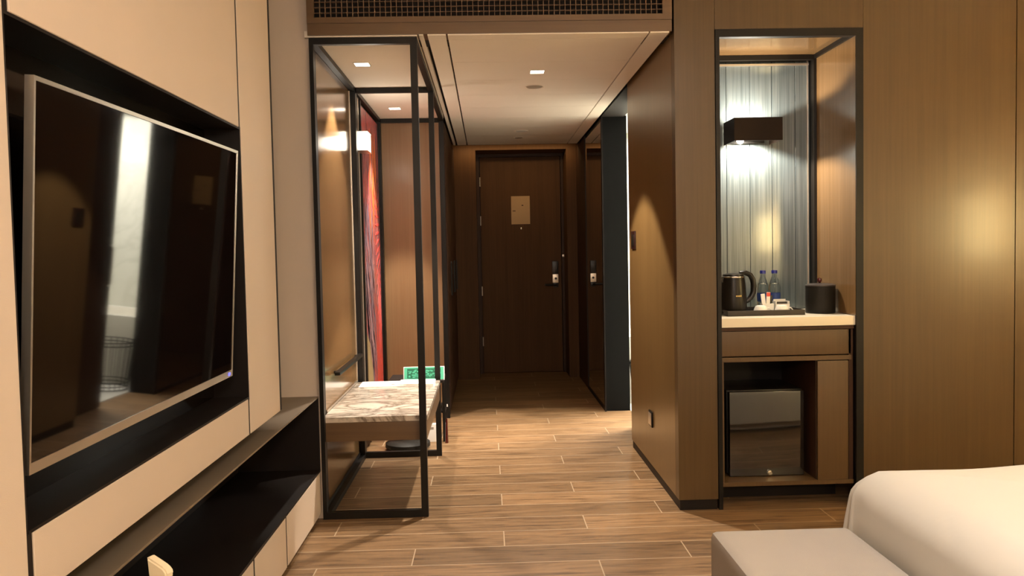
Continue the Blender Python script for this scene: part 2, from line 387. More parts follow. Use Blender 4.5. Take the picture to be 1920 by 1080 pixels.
# --- bathroom behind the doorway in the right hall wall
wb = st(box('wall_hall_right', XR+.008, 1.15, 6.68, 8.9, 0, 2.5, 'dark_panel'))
st(box('wall_bath_back', 1.15, 2.8, 7.70, 7.8, 0, 2.5, 'bath_marble'))
st(box('wall_bath_right', 2.7, 2.8, 5.1, 7.7, 0, 2.5, 'bath_marble'))
st(box('wall_bath_front', 1.145, 2.8, 5.1, 5.18, 0, 2.5, 'bath_marble'))
st(box('ceiling_bath', 1.13, 2.8, 5.1, 7.8, 2.405, 2.5, 'white_paint'))
st(box('trim_8', XR, 1.129, 5.44, 6.675, 2.396, 2.404, 'dark_gap'))
bdr = st(box('door_2', 1.07, 1.105, 5.3, 6.03, .01, 2.38, 'wood_dark'))
obj('pull_handle', MB().tube([(1.06, 5.98, .9), (1.045, 5.98, .92), (1.045, 5.98, 1.18), (1.06, 5.98, 1.2)], .007, 8), 'silver', bdr, True)
st(box('trim_9', XR-.002, XR+.006, 7.80, 8.54, 0, 2.43, 'wood_dark'))

# --- entry wall and door
we = st(box('wall_far', -1.0, -.098, 8.54, 8.96, 0, 2.45, 'door_wood'))
st(box('wall_far_right', .839, 1.1, 8.54, 8.96, 0, 2.45, 'door_wood'))
st(box('wall_far_top', -.098, .839, 8.54, 8.96, 2.373, 2.45, 'door_wood'))
d = st(box('door_1', -.056, .806, 8.93, 8.97, .006, 2.34, 'door_wood'))
fr = MB(); fr.box(-.097, -.066, 8.90, 8.98, 0, 2.372); fr.box(.812, .838, 8.90, 8.98, 0, 2.372); fr.box(-.066, .812, 8.90, 8.98, 2.342, 2.372)
obj('door_frame', fr, 'wood_dark', d)
for z in (2.08, 1.66, .9, .35): lbl(obj('hinge', MB().lathe([(0, -.05), (.007, -.05), (.007, .05), (0, .05)], (-.060, 8.923, z), 12), 'silver', d, True), 'small steel hinge')
n_ = box('evacuation_notice', .273, .475, 8.925, 8.93, 1.617, 1.92, 'tan_notice', d)
nm = MB(); nm.box(.288, .32, 8.924, 8.925, 1.757, 1.765); nm.box(.385, .405, 8.924, 8.925, 1.815, 1.825)
obj('printed_mark', nm, 'wood_dark', n_)
obj('peephole', MB().lathe([(0, 0), (.013, 0), (.013, .006), (.008, .009), (0, .009)], (.376, 8.93, 1.57), 20, Matrix.Rotation(PI/2, 4, 'X')), 'chrome', d, True)
lk = box('lock_case', .705, .772, 8.912, 8.93, 1.072, 1.21, 'plastic_blk', d, .006)
lp_ = box('lock_plate', .708, .772, 8.914, 8.93, .975, 1.068, 'silver', d, .003)
obj('keyhole', MB().lathe([(0, 0), (.013, 0), (.013, .004), (0, .004)], (.742, 8.914, 1.022), 20, Matrix.Rotation(PI/2, 4, 'X')), 'plastic_blk', lp_, True)
hb = MB(); hb.tube([(.742, 8.93, .953), (.742, 8.885, .953), (.728, 8.872, .953), (.62, 8.87, .956)], .011, 12); hb.box(.715, .77, 8.918, 8.93, .925, .972, .004)
obj('lever_handle', hb, 'plastic_blk', d, True)
box('door_closer_guard', .815, .836, 8.885, 8.90, 1.255, 1.28, 'silver', d, .002)
# --- mirror on the right hall wall
mr = thing('wall_mirror', 'tall black-edged mirror on the right hall wall reflecting the entry door', 'mirror', (XR, 7.2, 0))
box('glass', XR+.001, XR+.007, 6.70, 7.79, .03, 2.39, 'mirror', mr)
fb = MB(); fb.box(XR-.004, XR+.007, 6.655, 6.70, 0, 2.395); fb.box(XR-.004, XR+.007, 7.79, 7.80, 0, 2.395); fb.box(XR-.004, XR+.007, 6.70, 7.79, 0, .03)
obj('edge_frame', fb, 'black_matte', mr)

# --- bedroom shell outside the frame
st(box('wall_back', -1.6, 3.5, -1.7, -1.6, 0, BC, 'beige'))
st(box('wall_right', 3.2, 3.5, -1.6, YF, 0, BC, 'beige'))
st(box('wall_hall_end', -1.0, 1.2, 8.98, 9.1, 0, 2.5, 'wood_dark'))

# ================================================================== THINGS
# --- wardrobe
wd = thing('wardrobe', 'tall brown wooden wardrobe block between the bench bay and the entry door', 'wardrobe', (-.6, 6.7, 0))
box('end_panel', -.82, -.362, 6.585, 6.605, 0, 2.36, 'wood_light', wd)
box('body', -.86, -.335, 6.606, 8.50, .05, 2.385, 'wood_dark', wd)
for a, b_ in ((6.64, 7.26), (7.265, 7.88), (7.885, 8.49)):
    dd = box('door', -.335, -.318, a, b_, .06, 2.36, 'wood_dark', wd)
    box('handle', -.318, -.306, b_-.05, b_-.035, .95, 1.25, 'black', dd)
box('plinth', -.84, -.345, 6.62, 8.48, 0, .05, 'black_matte', wd)

# --- bronze steel frame around the bench bay
sf = thing('steel_frame', 'dark bronze open steel frame standing around the luggage bench bay', 'frame', (-.59, 5.3, 0))
for i, y in enumerate((4.10, 5.335, 6.555)):
    box('post', -.356, -.322, y, y+.03, 0, 2.388, 'black', sf)
    if i == 0: box('post', -.849, -.829, y, y+.03, 0, 2.388, 'black', sf)
    else: box('post', -.849, -.815, y-.035, y+.03, 0, 2.388, 'black', sf)
    box('top_rail', -.829, -.356, y, y+.03, 2.357, 2.388, 'black', sf)
    if i < 2: box('bottom_rail', -.829, -.356, y, y+.03, .0, .036, 'black', sf)
box('side_rail', -.849, -.815, 4.13, 6.555, 2.362, 2.388, 'black', sf)
box('side_rail', -.356, -.322, 4.13, 6.585, 2.362, 2.388, 'black', sf)
box('floor_rail', -.844, -.815, 4.13, 5.30, .0, .03, 'black', sf)

# --- bench
bn = thing('luggage_bench', 'luggage bench with veined marble top and wooden apron inside the steel frame', 'bench', (-.58, 4.7, .38))
obj('marble_top', MB().box(-.843, -.318, 4.132, 5.262, .482, .51, .003), 'marble', bn, True)
box('apron', -.84, -.322, 4.136, 5.255, .385, .481, 'wood_h', bn, .002)
box('upstand', -.849, -.8435, 4.26, 5.27, .5105, .523, 'silver', bn)
# --- rail on panel
rl = thing('wall_rail', 'short thin dark rail on the lacquered panel above the marble bench', 'rail', (-.84, 4.85, .68))
box('bar', -.835, -.805, 4.44, 5.27, .676, .694, 'black', rl, .002)
box('bracket', -.85, -.835, 4.50, 4.53, .678, .692, 'black', rl); box('bracket', -.85, -.835, 5.2, 5.23, .678, .692, 'black', rl)

# --- papers on bench
def sheet(cx, cy, w_, l, z, h, rot, mat='paper'):
    t = bmesh.new(); bmesh.ops.create_cube(t, size=1); m_ = MB()
    for v in t.verts: v.co = Vector((v.co.x*w_, v.co.y*l, z+h*(v.co.z+.5)))
    m_.add(t, Matrix.Translation((cx, cy, 0)) @ Matrix.Rotation(rot, 4, 'Z')); return m_
pp = tag(obj('folder', sheet(-.66, 5.13, .29, .20, .5105, .006, .02), 'paper'), 'white folder lying on the far left end of the marble bench', 'folder')
mk = sheet(-.60, 5.10, .02, .03, .5166, .0004, .3); obj('printed_mark', mk, 'speaker', pp)
pp = tag(obj('booklet', sheet(-.455, 5.13, .22, .19, .5105, .014, -.02), 'paper'), 'thick white booklet beside the front post on the far end of the bench', 'booklet')
mk = sheet(-.47, 5.04, .12, .01, .5246, .0004, .0); obj('printed_strip', mk, 'speaker', pp)

# --- green framed board behind the bench
gt = thing('green_board', 'green and white patterned board standing behind the marble bench', 'board', (-.46, 5.66, .452))
def tilt(mb, piv, ang): mb.bm.transform(Matrix.Translation(piv) @ Matrix.Rotation(ang, 4, 'X') @ Matrix.Translation(-Vector(piv))); return mb
pv = (-.45, 5.64, .4525)
obj('panel', tilt(MB().box(-.592, -.310, 5.64, 5.65, .4525, .548, .002), pv, -.25), 'paper', gt, True)
obj('border', tilt(MB().box(-.586, -.316, 5.637, 5.64, .457, .543), pv, -.25), 'green', gt)
obj('inner_field', tilt(MB().box(-.566, -.336, 5.6355, 5.637, .468, .534), pv, -.25), 'green_dark', gt)
pt = MB(); random.seed(3)
for i in range(70):
    x = random.uniform(-.562, -.350); z = random.uniform(.470, .520); s_ = random.uniform(.004, .011); pt.box(x, x+s_*1.6, 5.634, 5.6355, z, z+s_)
obj('pattern', tilt(pt, pv, -.25), 'green', gt)
# stand for the board: black rack
rk = thing('shoe_rack', 'black metal rack holding shoe-care things behind the far end of the bench', 'rack', (-.5, 5.7, 0))
for x in (-.70, -.335):
    for y in (5.74, 5.93): box('leg', x, x+.018, y, y+.018, 0, .435, 'black', rk)
box('shelf', -.70, -.317, 5.62, 5.95, .435, .450, 'black_matte', rk); box('shelf', -.70, -.317, 5.76, 5.95, .20, .212, 'black_matte', rk)
# black scale with white display on the floor under the rack
sc_ = thing('bathroom_scale', 'round black bathroom scale on the floor under the far end of the bench', 'scale', (-.56, 5.56, 0))
obj('platform', MB().lathe([(0, .01), (.14, .01), (.152, .02), (.150, .045), (.12, .062), (0, .068)], (-.565, 5.565, 0), 48), 'bucket', sc_, True)
for a in range(4): obj('foot', MB().lathe([(0, 0), (.015, 0), (.015, .011), (0, .011)], (-.565+.10*math.cos(a*PI/2+.7), 5.565+.10*math.sin(a*PI/2+.7), 0), 14), 'plastic_blk', sc_, True)
lf = tag(box('paper_packet', -.475, -.358, 5.74, 5.80, .0, .125, 'paper', None, .004), 'white paper packet standing on the floor behind the bench', 'packet')
box('printed_mark', -.455, -.40, 5.7385, 5.7397, .09, .105, 'speaker', lf)
sb = thing('shoe_brush', 'black shoe brush standing on the low rack beside the bench end', 'brush', (-.335, 5.82, .212))
# (kept low: handle and bristles)
obj('handle', MB().box(-.40, -.34, 5.78, 5.90, .2275, .25, .008), 'plastic_blk', sb, True)
obj('bristles', MB().box(-.393, -.347, 5.785, 5.895, .2125, .2270), 'wood_dark', sb)
# shoe horn hanging on rack
sh = MB(); sh.tube([(-.308, 5.70, .0), (-.308, 5.70, .08), (-.306, 5.705, .17)], .008, 8, rs=[.012, .010, .006])
tag(obj('shoe_horn', sh, 'red_cap', None, True), 'dark red shoe horn leaning at the right side of the rack', 'shoe horn')
tag(box('tassel_tag', -.309, -.300, 5.80, 5.808, .235, .252, 'paper'), 'tiny white tag hanging by the wardrobe corner near the floor', 'tag')

# --- artwork
ar = thing('artwork', 'tall abstract print in red, violet and gold on the wall beyond the bench', 'picture', (-.85, 6.05, .4))
box('print', -.85, -.838, 5.62, 6.50, .10, 2.34, 'art', ar)
fb = MB(); fb.box(-.85, -.828, 5.585, 5.62, .08, 2.36); fb.box(-.85, -.828, 6.50, 6.53, .08, 2.36); obj('frame', fb, 'black', ar)
box('metal_strip', -.85, -.83, 5.49, 5.52, .08, 2.36, 'silver', ar)
# feathers and a bronze leaf drawn on the print
random.seed(11)
def feathers(name, col, specs, x1=-.8366):
    m_ = MB()
    for (y, z, dy, dz, w_) in specs:
        L_ = math.hypot(dy, dz); ny, nz = -dz/L_*w_, dy/L_*w_
        m_.prism([(y, z), (y+dy*.35+ny, z+dz*.35+nz), (y+dy, z+dz), (y+dy*.35-ny, z+dz*.35-nz)], 'X', -.8378, x1)
    lbl(obj(name, m_, plain(name+'_ink', col, .45), ar), name.replace('_', ' ')+' strokes')
feathers('dark_feather', (.035, .015, .02), [(5.66+.05*k+random.uniform(-.02, .02), 2.32-random.uniform(0, .25), random.uniform(.02, .07), -random.uniform(.25, .5), .010) for k in range(16)]+[(6.46, 1.95-.1*k, -.10-.01*k, -.16, .014) for k in range(9)], -.8370)
feathers('violet_feather', (.20, .12, .16), [(5.66+random.uniform(0, .38), 1.75-random.uniform(0, 1.15), random.uniform(.05, .16), -random.uniform(.18, .42), .028) for k in range(60)], -.8369)
feathers('pink_feather', (.55, .30, .32), [(5.68+random.uniform(0, .42), 1.80-random.uniform(0, 1.2), random.uniform(.05, .2), -random.uniform(.2, .4), .006) for k in range(50)], -.8365)
feathers('orange_feather', (.80, .20, .05), [(5.95+random.uniform(0, .38), 2.25-random.uniform(0, .6), random.uniform(-.03, .08), -random.uniform(.2, .45), .010) for k in range(22)], -.8364)
gl = MB(); gl.prism([(5.64, .10), (5.64, .80), (5.80, .70), (5.92, .50), (5.97, .30), (5.98, .10)], 'X', -.8378, -.836)
obj('gold_shape', gl, plain('bronze_print', (.30, .20, .09), .5), ar)
rs_ = MB()
for k in range(7): rs_.prism([(6.16+.045*k, .10), (6.19+.045*k, .95-.02*k), (6.20+.045*k, .10)], 'X', -.8378, -.8365)
obj('red_stroke', rs_, 'red', ar)
feathers('coral_feather', (.62, .07, .06), [(6.46, 1.72-.055*k, -.24+.006*k, .05-.02*k, .013) for k in range(18)], -.8362)

# --- sconce in the bay
sc1 = thing('wall_sconce', 'glowing white box sconce on the artwork wall beyond the bench', 'wall lamp', (-.82, 5.55, 2.0))
box('shade', -.828, -.765, 5.42, 5.60, 2.005, 2.125, 'glow_white', sc1, .004)
for z in (2.125, 2.001): box('metal_rim', -.832, -.760, 5.415, 5.605, z, z+.004, 'silver', sc1)
box('wall_plate', -.849, -.828, 5.46, 5.56, 2.02, 2.11, 'silver', sc1)
light('POINT', 'bay_sconce_lamp', (-.74, 5.52, 2.065), 3, NEUT, shadow_soft_size=.04)

# --- ceiling fittings
def downlight(x, y, label):
    t = thing('downlight', label, 'ceiling light', (x, y, HC), 'square recessed downlights')
    s_ = .045; m_ = MB()
    for a in (-1, 1):
        m_.box(x+a*s_-(.006 if a > 0 else 0), x+a*s_+(.006 if a < 0 else 0)+0, y-s_, y+s_, HC-.004, HC-.0002)
        m_.box(x-s_+.006, x+s_-.006, y+a*s_-(.006 if a > 0 else 0), y+a*s_+(.006 if a < 0 else 0), HC-.004, HC-.0002)
    obj('trim', m_, 'white_paint', t); box('lens', x-s_+.006, x+s_-.006, y-s_+.006, y+s_-.006, HC-.003, HC-.0005, 'glow', t)
downlight(.321, 4.928, 'square downlight in the middle of the grooved hallway ceiling')
downlight(-.675, 4.675, 'square downlight in the ceiling above the marble bench')
downlight(-.652, 6.10, 'square downlight in front of the wardrobe, in the bay behind the bench')
def disc(name, x, y, r, label, cat, mat='speaker'):
    t = thing(name, label, cat, (x, y, HC))
    obj('cover', MB().lathe([(0, -.006), (r*.85, -.006), (r, -.001), (0, -.001)], (x, y, HC), 36), mat, t, True)
    obj('ring', MB().lathe([(r, -.001), (r+.004, -.005), (r+.008, -.001), (r, -.001)], (x, y, HC), 36), 'ceil', t, True)
disc('ceiling_speaker', .33, 5.371, .055, 'flat round speaker in the hallway ceiling behind the downlight', 'speaker')
disc('smoke_detector', .325, 7.323, .055, 'pale round smoke detector on the dim far part of the hallway ceiling', 'detector', 'white_paint')
disc('ceiling_outlet', .32, 7.75, .04, 'small dark round outlet in the ceiling just before the entry door', 'outlet')

# --- switch and socket on hall wall
sw = thing('wall_switch', 'dark round-ended switch plate on the right hall wall beside the bathroom doorway', 'switch', (XR, 5.27, 1.38))
obj('plate', MB().box(XR-.008, XR-.0002, 5.19, 5.33, 1.325, 1.44, .004), plain('switch_plate_maroon', (.018, .005, .004), .3), sw, True); box('rocker', XR-.011, XR-.008, 5.22, 5.30, 1.345, 1.42, 'plastic_blk', sw, .001)
so = thing('wall_socket', 'small brown metal socket low on the right hall wall', 'socket', (XR, 4.76, .33))
obj('plate', MB().box(XR-.009, XR-.0002, 4.715, 4.81, .285, .375, .003), 'black', so, True); box('cover', XR-.012, XR-.009, 4.725, 4.80, .295, .365, 'silver', so, .001)

# --- television
tv = thing('television', 'large flat television with silver bezel mounted in the black wall recess', 'television', (-.9, 2.2, 1.3))
H_, W_ = .758, 1.222
T = Matrix.Translation((-.856, 2.190, 1.300)) @ Matrix(((math.cos(.009), math.sin(.009), 0, 0), (-math.sin(.009), math.cos(.009), 0, 0), (0, 0, 1, 0), (0, 0, 0, 1))) @ Matrix.Rotation(.061, 4, 'Y') @ Matrix.Rotation(.0055, 4, 'X')
# local frame: +X toward the room, Y along the wall, Z up
def tvp(name, mb, mat, smooth=False, par=None):
    mb.bm.transform(T); return obj(name, mb, mat, par or tv, smooth)
b1 = MB(); e = .009
b1.box(-.016, .002, -W_/2, W_/2, H_/2-e, H_/2); b1.box(-.016, .002, -W_/2, W_/2, -H_/2, -H_/2+.022)
b1.box(-.016, .002, -W_/2, -W_/2+e*.7, -H_/2+.022, H_/2-e); b1.box(-.016, .002, W_/2-.006, W_/2, -H_/2+.022, H_/2-e)
tvp('bezel', b1, 'silver')
tvp('screen', MB().box(-.016, 0, -W_/2+e*.7, W_/2-.006, -H_/2+.022, H_/2-e), 'screen')
tvp('housing', MB().box(-.055, -.0165, -W_/2+.1, W_/2-.1, -H_/2+.08, H_/2-.08, .01), 'plastic_blk')
tvp('bracket', MB().box(-.12, -.056, -.15, .15, -.12, .12), 'black')
tvp('status_light', MB().box(.002, .004, W_/2-.045, W_/2-.028, -H_/2+.006, -H_/2+.016), 'led')

# --- media console
mc = thing('media_console', 'long low console along the left wall with a black open shelf and beige drawers', 'console', (-.95, 2.8, 0))
lbl(box('top_board', -1.28, XL+.0, -.8, 4.124, .613, .62, 'console', mc), 'dark grey-brown top board')
lbl(box('back_board', -1.28, -1.265, -.8, 4.124, .2525, .6125, 'black_matte', mc), 'black back board')
lbl(box('shelf_floor', -1.265, XL, -.8, 4.124, .240, .252, 'black_matte', mc), 'black shelf floor')
lbl(box('end_board', -1.265, XL-.0, 4.108, 4.124, .2525, .6125, 'black_matte', mc), 'black end board')
for a, b_ in ((1.2, 2.940-g), (2.940+g, 3.412-g), (3.412+g, 4.124)):
    obj('drawer_front', MB().box(-.88, XL, a, b_, .03, .239, .0015, 1), 'beige', mc)
obj('drawer_front', MB().box(-.88, XL, -.8, 1.2-2*g, .03, .239, .0015, 1), 'beige', mc)
for y in (2.940, 3.412): box('shadow_gap', -.884, -.8625, y-.010, y+.010, .035, .238, 'dark_gap', mc)
box('body', -1.26, -.885, -.8, 4.12, .035, .238, 'dark_gap', mc); box('plinth', -1.2, -.895, -.8, 4.1, 0, .0345, 'black_matte', mc)
bxo = tag(box('storage_box', -1.16, -.92, 2.02, 2.34, .2525, .40, 'wood_dark', None, .004), 'dim dark brown box inside the open shelf of the console', 'box')

# --- chair (only the top corner of its back reaches the frame)
ch = thing('desk_chair', 'cream upholstered chair whose back corner rises in front of the black console', 'chair', (-.62, 1.35, 0))
def chair_back():
    # outline of the back panel in (x, z); soft rounded edges, tapering wing at the upper corner
    out = [(-.669, .7505), (-.648, .741), (-.630, .7325), (-.6225, .7245), (-.6215, .717), (-.6255, .708), (-.631, .700), (-.640, .680), (-.642, .64), (-.62, .60), (-.58, .56), (-.54, .50), (-.53, .44),
           (-.84, .44), (-.82, .52), (-.76, .60), (-.70, .65), (-.672, .68), (-.6645, .700), (-.6665, .722), (-.6685, .745)]
    m_ = MB().prism([(x, z) for x, z in out], 'Y', -.011, .011, .0035)
    m_.bm.transform(Matrix.Translation((-.669, 1.600, 0)) @ Matrix.Rotation(-.35, 4, 'Z') @ Matrix.Translation((.669, 0, 0)))
    return m_
obj('backrest', chair_back(), 'cream', ch, True)
obj('seat', MB().box(-.82, -.42, 1.18, 1.62, .40, .46, .02, 3), 'cream', ch, True)
for x in (-.79, -.45):
    for y in (1.22, 1.58): obj('leg', MB().tube([(x, y, 0), (x, y, .41)], .014, 12, rs=[.010, .016]), 'wood_dark', ch, True)

# --- ottoman / bed bench
ot = thing('ottoman', 'long blush-grey upholstered bench at the foot of the bed', 'ottoman', (.9, 1.6, 0))
obj('cushion', MB().box(.672, 1.108, .55, 2.50, .13, .452, .035, 4), 'ottoman', ot, True)
for x in (.73, 1.05):
    for y in (.65, 2.40): obj('leg', MB().lathe([(0, 0), (.018, 0), (.022, .135), (0, .135)], (x, y, 0), 16), 'wood_dark', ot, True)

# --- bed
bd = thing('bed', 'large bed with a smooth white duvet to the right, headboard wall outside the frame', 'bed', (2.1, 1.5, 0))
box('base', 1.22, 3.14, .45, 2.52, .05, .30, 'fabric_screen', bd, .01)
box('mattress', 1.19, 3.14, .42, 2.50, .301, .56, 'fabric_screen', bd, .05)
def duvet():
    t = bmesh.new(); x0, x1, y0, y1 = 1.135, 3.12, .36, 2.58; R = .07
    prof = [(-.9, .655), (-.6, .653), (-.42, .650), (-.28, .643), (-.18, .634), (-.11, .624), (-.065, .612), (-.035, .594), (-.014, .572), (-.003, .55), (0, .53), (.004, .45), (.006, .35), (.008, .25), (.010, .14)]
    rings = []; n = 360
    def rr(k, off):
        # rounded rectangle inset by -off
        hx = (x1-x0)/2+off; hy = (y1-y0)/2+off; r = max(R+off*.8, .004); cx, cy = (x0+x1)/2, (y0+y1)/2
        hx = max(hx, .01); hy = max(hy, .01); r = min(r, hx, hy)
        per = [2*(hy-r), PI/2*r, 2*(hx-r), PI/2*r, 2*(hy-r), PI/2*r, 2*(hx-r), PI/2*r]
        # use equal param per segment so that rings line up
        seg = [62, 28, 62, 28, 62, 28, 62, 28]; k = k % n; s = 0
        for i, c_ in enumerate(seg):
            if k < c_: f = k/c_; break
            k -= c_; s = i
        else: i, f = 7, 1
        if i == 0: return (cx-hx, cy-(hy-r)+2*(hy-r)*f, 0)
        if i == 1: a = PI-f*PI/2; return (cx-hx+r+r*math.cos(a), cy+hy-r+r*math.sin(a), math.sin(f*PI))
        if i == 2: return (cx-(hx-r)+2*(hx-r)*f, cy+hy, 0)
        if i == 3: a = PI/2-f*PI/2; return (cx+hx-r+r*math.cos(a), cy+hy-r+r*math.sin(a), math.sin(f*PI))
        if i == 4: return (cx+hx, cy+(hy-r)-2*(hy-r)*f, 0)
        if i == 5: a = -f*PI/2; return (cx+hx-r+r*math.cos(a), cy-hy+r+r*math.sin(a), math.sin(f*PI))
        if i == 6: return (cx+(hx-r)-2*(hx-r)*f, cy-hy, 0)
        a = -PI/2-f*PI/2; return (cx-hx+r+r*math.cos(a), cy-hy+r+r*math.sin(a), math.sin(f*PI))
    for off, z in prof:
        ring = []
        for k in range(n):
            x, y, cn = rr(k, off)
            dep = max(0, (.60-z)/.46)
            # corner skirts flare into folds
            cxn, cyn = x-(x0+x1)/2, y-(y0+y1)/2; L = math.hypot(cxn, cyn) or 1
            fl_ = dep**.8*cn*(.05+.016*math.sin(k*.9))+dep*.006*math.sin(k*.31)*(1-cn)
            x += cxn/L*fl_; y += cyn/L*fl_
            zz = z+.004*math.sin(x*5+1)*math.cos(y*4) + .0025*math.sin(x*13+y*9) + (.0022*math.sin(y*60+x*22)*math.exp(-((x-1.22)/.10)**2-((y-2.42)/.16)**2) if z > .3 else 0) + (.012*math.exp(-((x-1.9)/.6)**2) if z > .6 else 0)
            ring.append(t.verts.new((x, y, zz)))
        rings.append(ring)
    for A, B in zip(rings, rings[1:]):
        for k in range(n): t.faces.new((A[k], A[(k+1) % n], B[(k+1) % n], B[k]))
    t.faces.new(rings[0])
    bmesh.ops.recalc_face_normals(t, faces=t.faces); m_ = MB(); m_.add(t); return m_
obj('duvet', duvet(), 'duvet', bd, True)

# --- bedside lamps and two added fill lamps outside the frame
def bedside(y, z, label):
    t = thing('bedside_lamp', label, 'lamp', (3.18, y, z-.2))
    obj('shade', MB().lathe([(.085, -.19), (.09, -.19), (.09, .19), (.085, .19)], (3.11, y, z), 32), 'glow_soft', t, True)
    mb_ = MB(); mb_.box(3.10, 3.199, y-.012, y+.012, z-.22, z-.2); mb_.box(3.185, 3.199, y-.04, y+.04, z-.26, z-.16); obj('bracket', mb_, 'black', t)
bedside(3.06, 1.42, 'warm cylindrical bedside lamp on the headboard wall nearest the minibar partition')
bedside(.20, 1.47, 'warm cylindrical bedside lamp on the headboard wall on the near side of the bed')
fl_ = thing('added_floor_lamp', 'added fill lamp shaped as a shaded floor lamp, unseen by the back wall of the bedroom', 'lamp', (.35, -1.15, 0))  # unseen lamp added to carry the frontal fill
obj('base', MB().lathe([(0, 0), (.15, 0), (.15, .015), (.02, .022), (0, .022)], (.35, -1.15, 0), 40), 'black', fl_, True)
obj('pole', MB().tube([(.35, -1.15, .02), (.35, -1.15, 1.56)], .012, 12), 'black', fl_, True)
obj('lamp_shade', MB().lathe([(.21, 1.58), (.215, 1.58), (.19, 1.92), (.185, 1.92)], (.35, -1.15, 0), 40), 'glow_shade', fl_, True)
cl = thing('added_ceiling_lamp', 'added fill lamp shaped as a flat round ceiling lamp over the middle of the bedroom', 'ceiling light', (1.15, 1.3, 2.8))  # unseen lamp added to carry the overhead fill
obj('canopy', MB().lathe([(0, 0), (.27, 0), (.27, -.05), (.25, -.05), (.25, -.02), (0, -.02)], (1.15, 1.3, 2.799), 40), 'white_paint', cl, True)

# ================================================================== MINIBAR NICHE
nx0, nx1, nyb = 1.168, 1.85, 4.62
st(box('wall_niche_back', 1.147, nx1+.005, nyb+.02, nyb+.06, 0, 2.5, 'dark_gap'))
st(box('wall_niche_right', nx1, nx1+.01, YF+.0, nyb+.02, .97, 2.4, 'wood_gloss'))
st(box('wall_niche_left', 1.1455, 1.150, YF+.05, nyb+.02, 0, 2.4, 'wood'))
st(box('ceiling_niche', 1.15, nx1, YF+.0, nyb+.02, 2.385, 2.40, 'wood_gloss'))
nf = thing('niche_frame', 'dark bronze metal frame lining the tall minibar niche', 'frame', (1.5, YF, 0))
box('stile', 1.148, 1.168, YF-.006, YF+.03, 0, 2.4, 'black', nf); box('stile', 1.851, 1.888, YF-.006, YF+.03, 0, 2.4, 'black', nf)
box('head_rail', 1.168, 1.851, YF-.006, YF+.03, 2.362, 2.4, 'black', nf)
box('rear_stile', 1.834, 1.849, nyb-.06, nyb-.002, .97, 2.384, 'black', nf); box('rear_stile', 1.815, 1.822, nyb-.012, nyb-.002, .97, 2.36, 'silver', nf)
box('rear_rail', 1.152, 1.834, nyb-.06, nyb-.03, 2.357, 2.384, 'black', nf); box('rear_rail', 1.152, 1.822, nyb-.02, nyb-.002, 2.335, 2.345, 'silver', nf)
box('side_rail', 1.835, 1.849, YF+.03, nyb-.06, 2.362, 2.384, 'black', nf)
# back panel boards
bpn = thing('back_panel', 'glossy blue-grey vertical-board panel at the back of the minibar niche', 'panel', (1.5, nyb, .97))
xs = [1.152, 1.249, 1.359, 1.492, 1.618, 1.75, 1.834]
for a, b_ in zip(xs, xs[1:]): obj('board', MB().box(a+.0012, b_-.0012, nyb, nyb+.015, .97, 2.36, .001, 1), 'niche', bpn)

# sconce
sn = thing('wall_sconce', 'dark brown box sconce lighting up and down on the minibar back panel', 'wall lamp', (1.455, nyb, 1.95))
x0, x1, y0, y1, z0, z1 = 1.338, 1.60, 4.40, 4.60, 1.895, 2.018
sh = MB(); sh.box(x0, x1, y0, y0+.006, z0, z1); sh.box(x0, x0+.006, y0+.006, y1, z0, z1); sh.box(x1-.006, x1, y0+.006, y1, z0, z1)
obj('shade', sh, plain('brown_metal_shade', (.018, .010, .006), .55, spec=.15), sn)
box('wall_plate', x0+.03, x1-.03, nyb-.018, nyb-.0005, z0+.01, z1-.01, 'black', sn)
box('inner_reflector', x0+.0065, x1-.0065, y0+.0065, y0+.009, z0+.002, z1-.002, 'white', sn)
obj('bulb', MB().lathe([(0, -.02), (.014, -.014), (.02, 0), (.014, .014), (0, .02)], (1.40, 4.50, z0+.012), 16), 'glow', sn, True)

# counter and cabinet
ct = tag(box('counter', 1.169, 1.85, YF+.004, nyb-.001, .922, .968, 'stone', None, .002), 'cream stone counter slab filling the minibar niche', 'counter')
cb = thing('minibar_cabinet', 'brown wooden cabinet with drawer and open fridge bay under the cream counter', 'cabinet', (1.5, YF, .1))
yf = YF+.022
box('top_strip', 1.170, 1.846, yf-.01, nyb-.01, .903, .9215, 'wood_dark', cb)
box('drawer', 1.170, 1.836, yf, yf+.02, .774, .900, 'cab_wood', cb, .0015)
box('mid_board', 1.170, 1.836, yf-.004, nyb-.02, .745, .768, 'cab_wood', cb)
box('side_board', 1.170, 1.184, yf, yf+.018, .125, .745, 'cab_wood', cb)
box('side_board', 1.170, 1.184, yf+.018, nyb-.02, .125, .745, 'wood_dark', cb)  # inner part darker than the front: bay shade painted into the veneer
box('divider', 1.66, 1.676, yf+.018, nyb-.02, .125, .745, 'wood_dark', cb)  # dark veneer paints in the shade inside the fridge bay
box('door', 1.664, 1.822, yf, yf+.018, .130, .740, 'cab_wood', cb, .0015)
box('side_board', 1.824, 1.846, yf, nyb-.02, .125, .900, 'wood_dark', cb)
box('bottom_board', 1.170, 1.846, yf-.004, nyb-.02, .109, .130, 'cab_wood', cb)
box('back_board', 1.184, 1.83, nyb-.019, nyb-.011, .125, .9, 'black_matte', cb)  # black colour stands in for the shade deep in the bay
box('plinth', 1.19, 1.83, YF+.2, nyb-.03, 0, .1085, 'black_matte', cb)
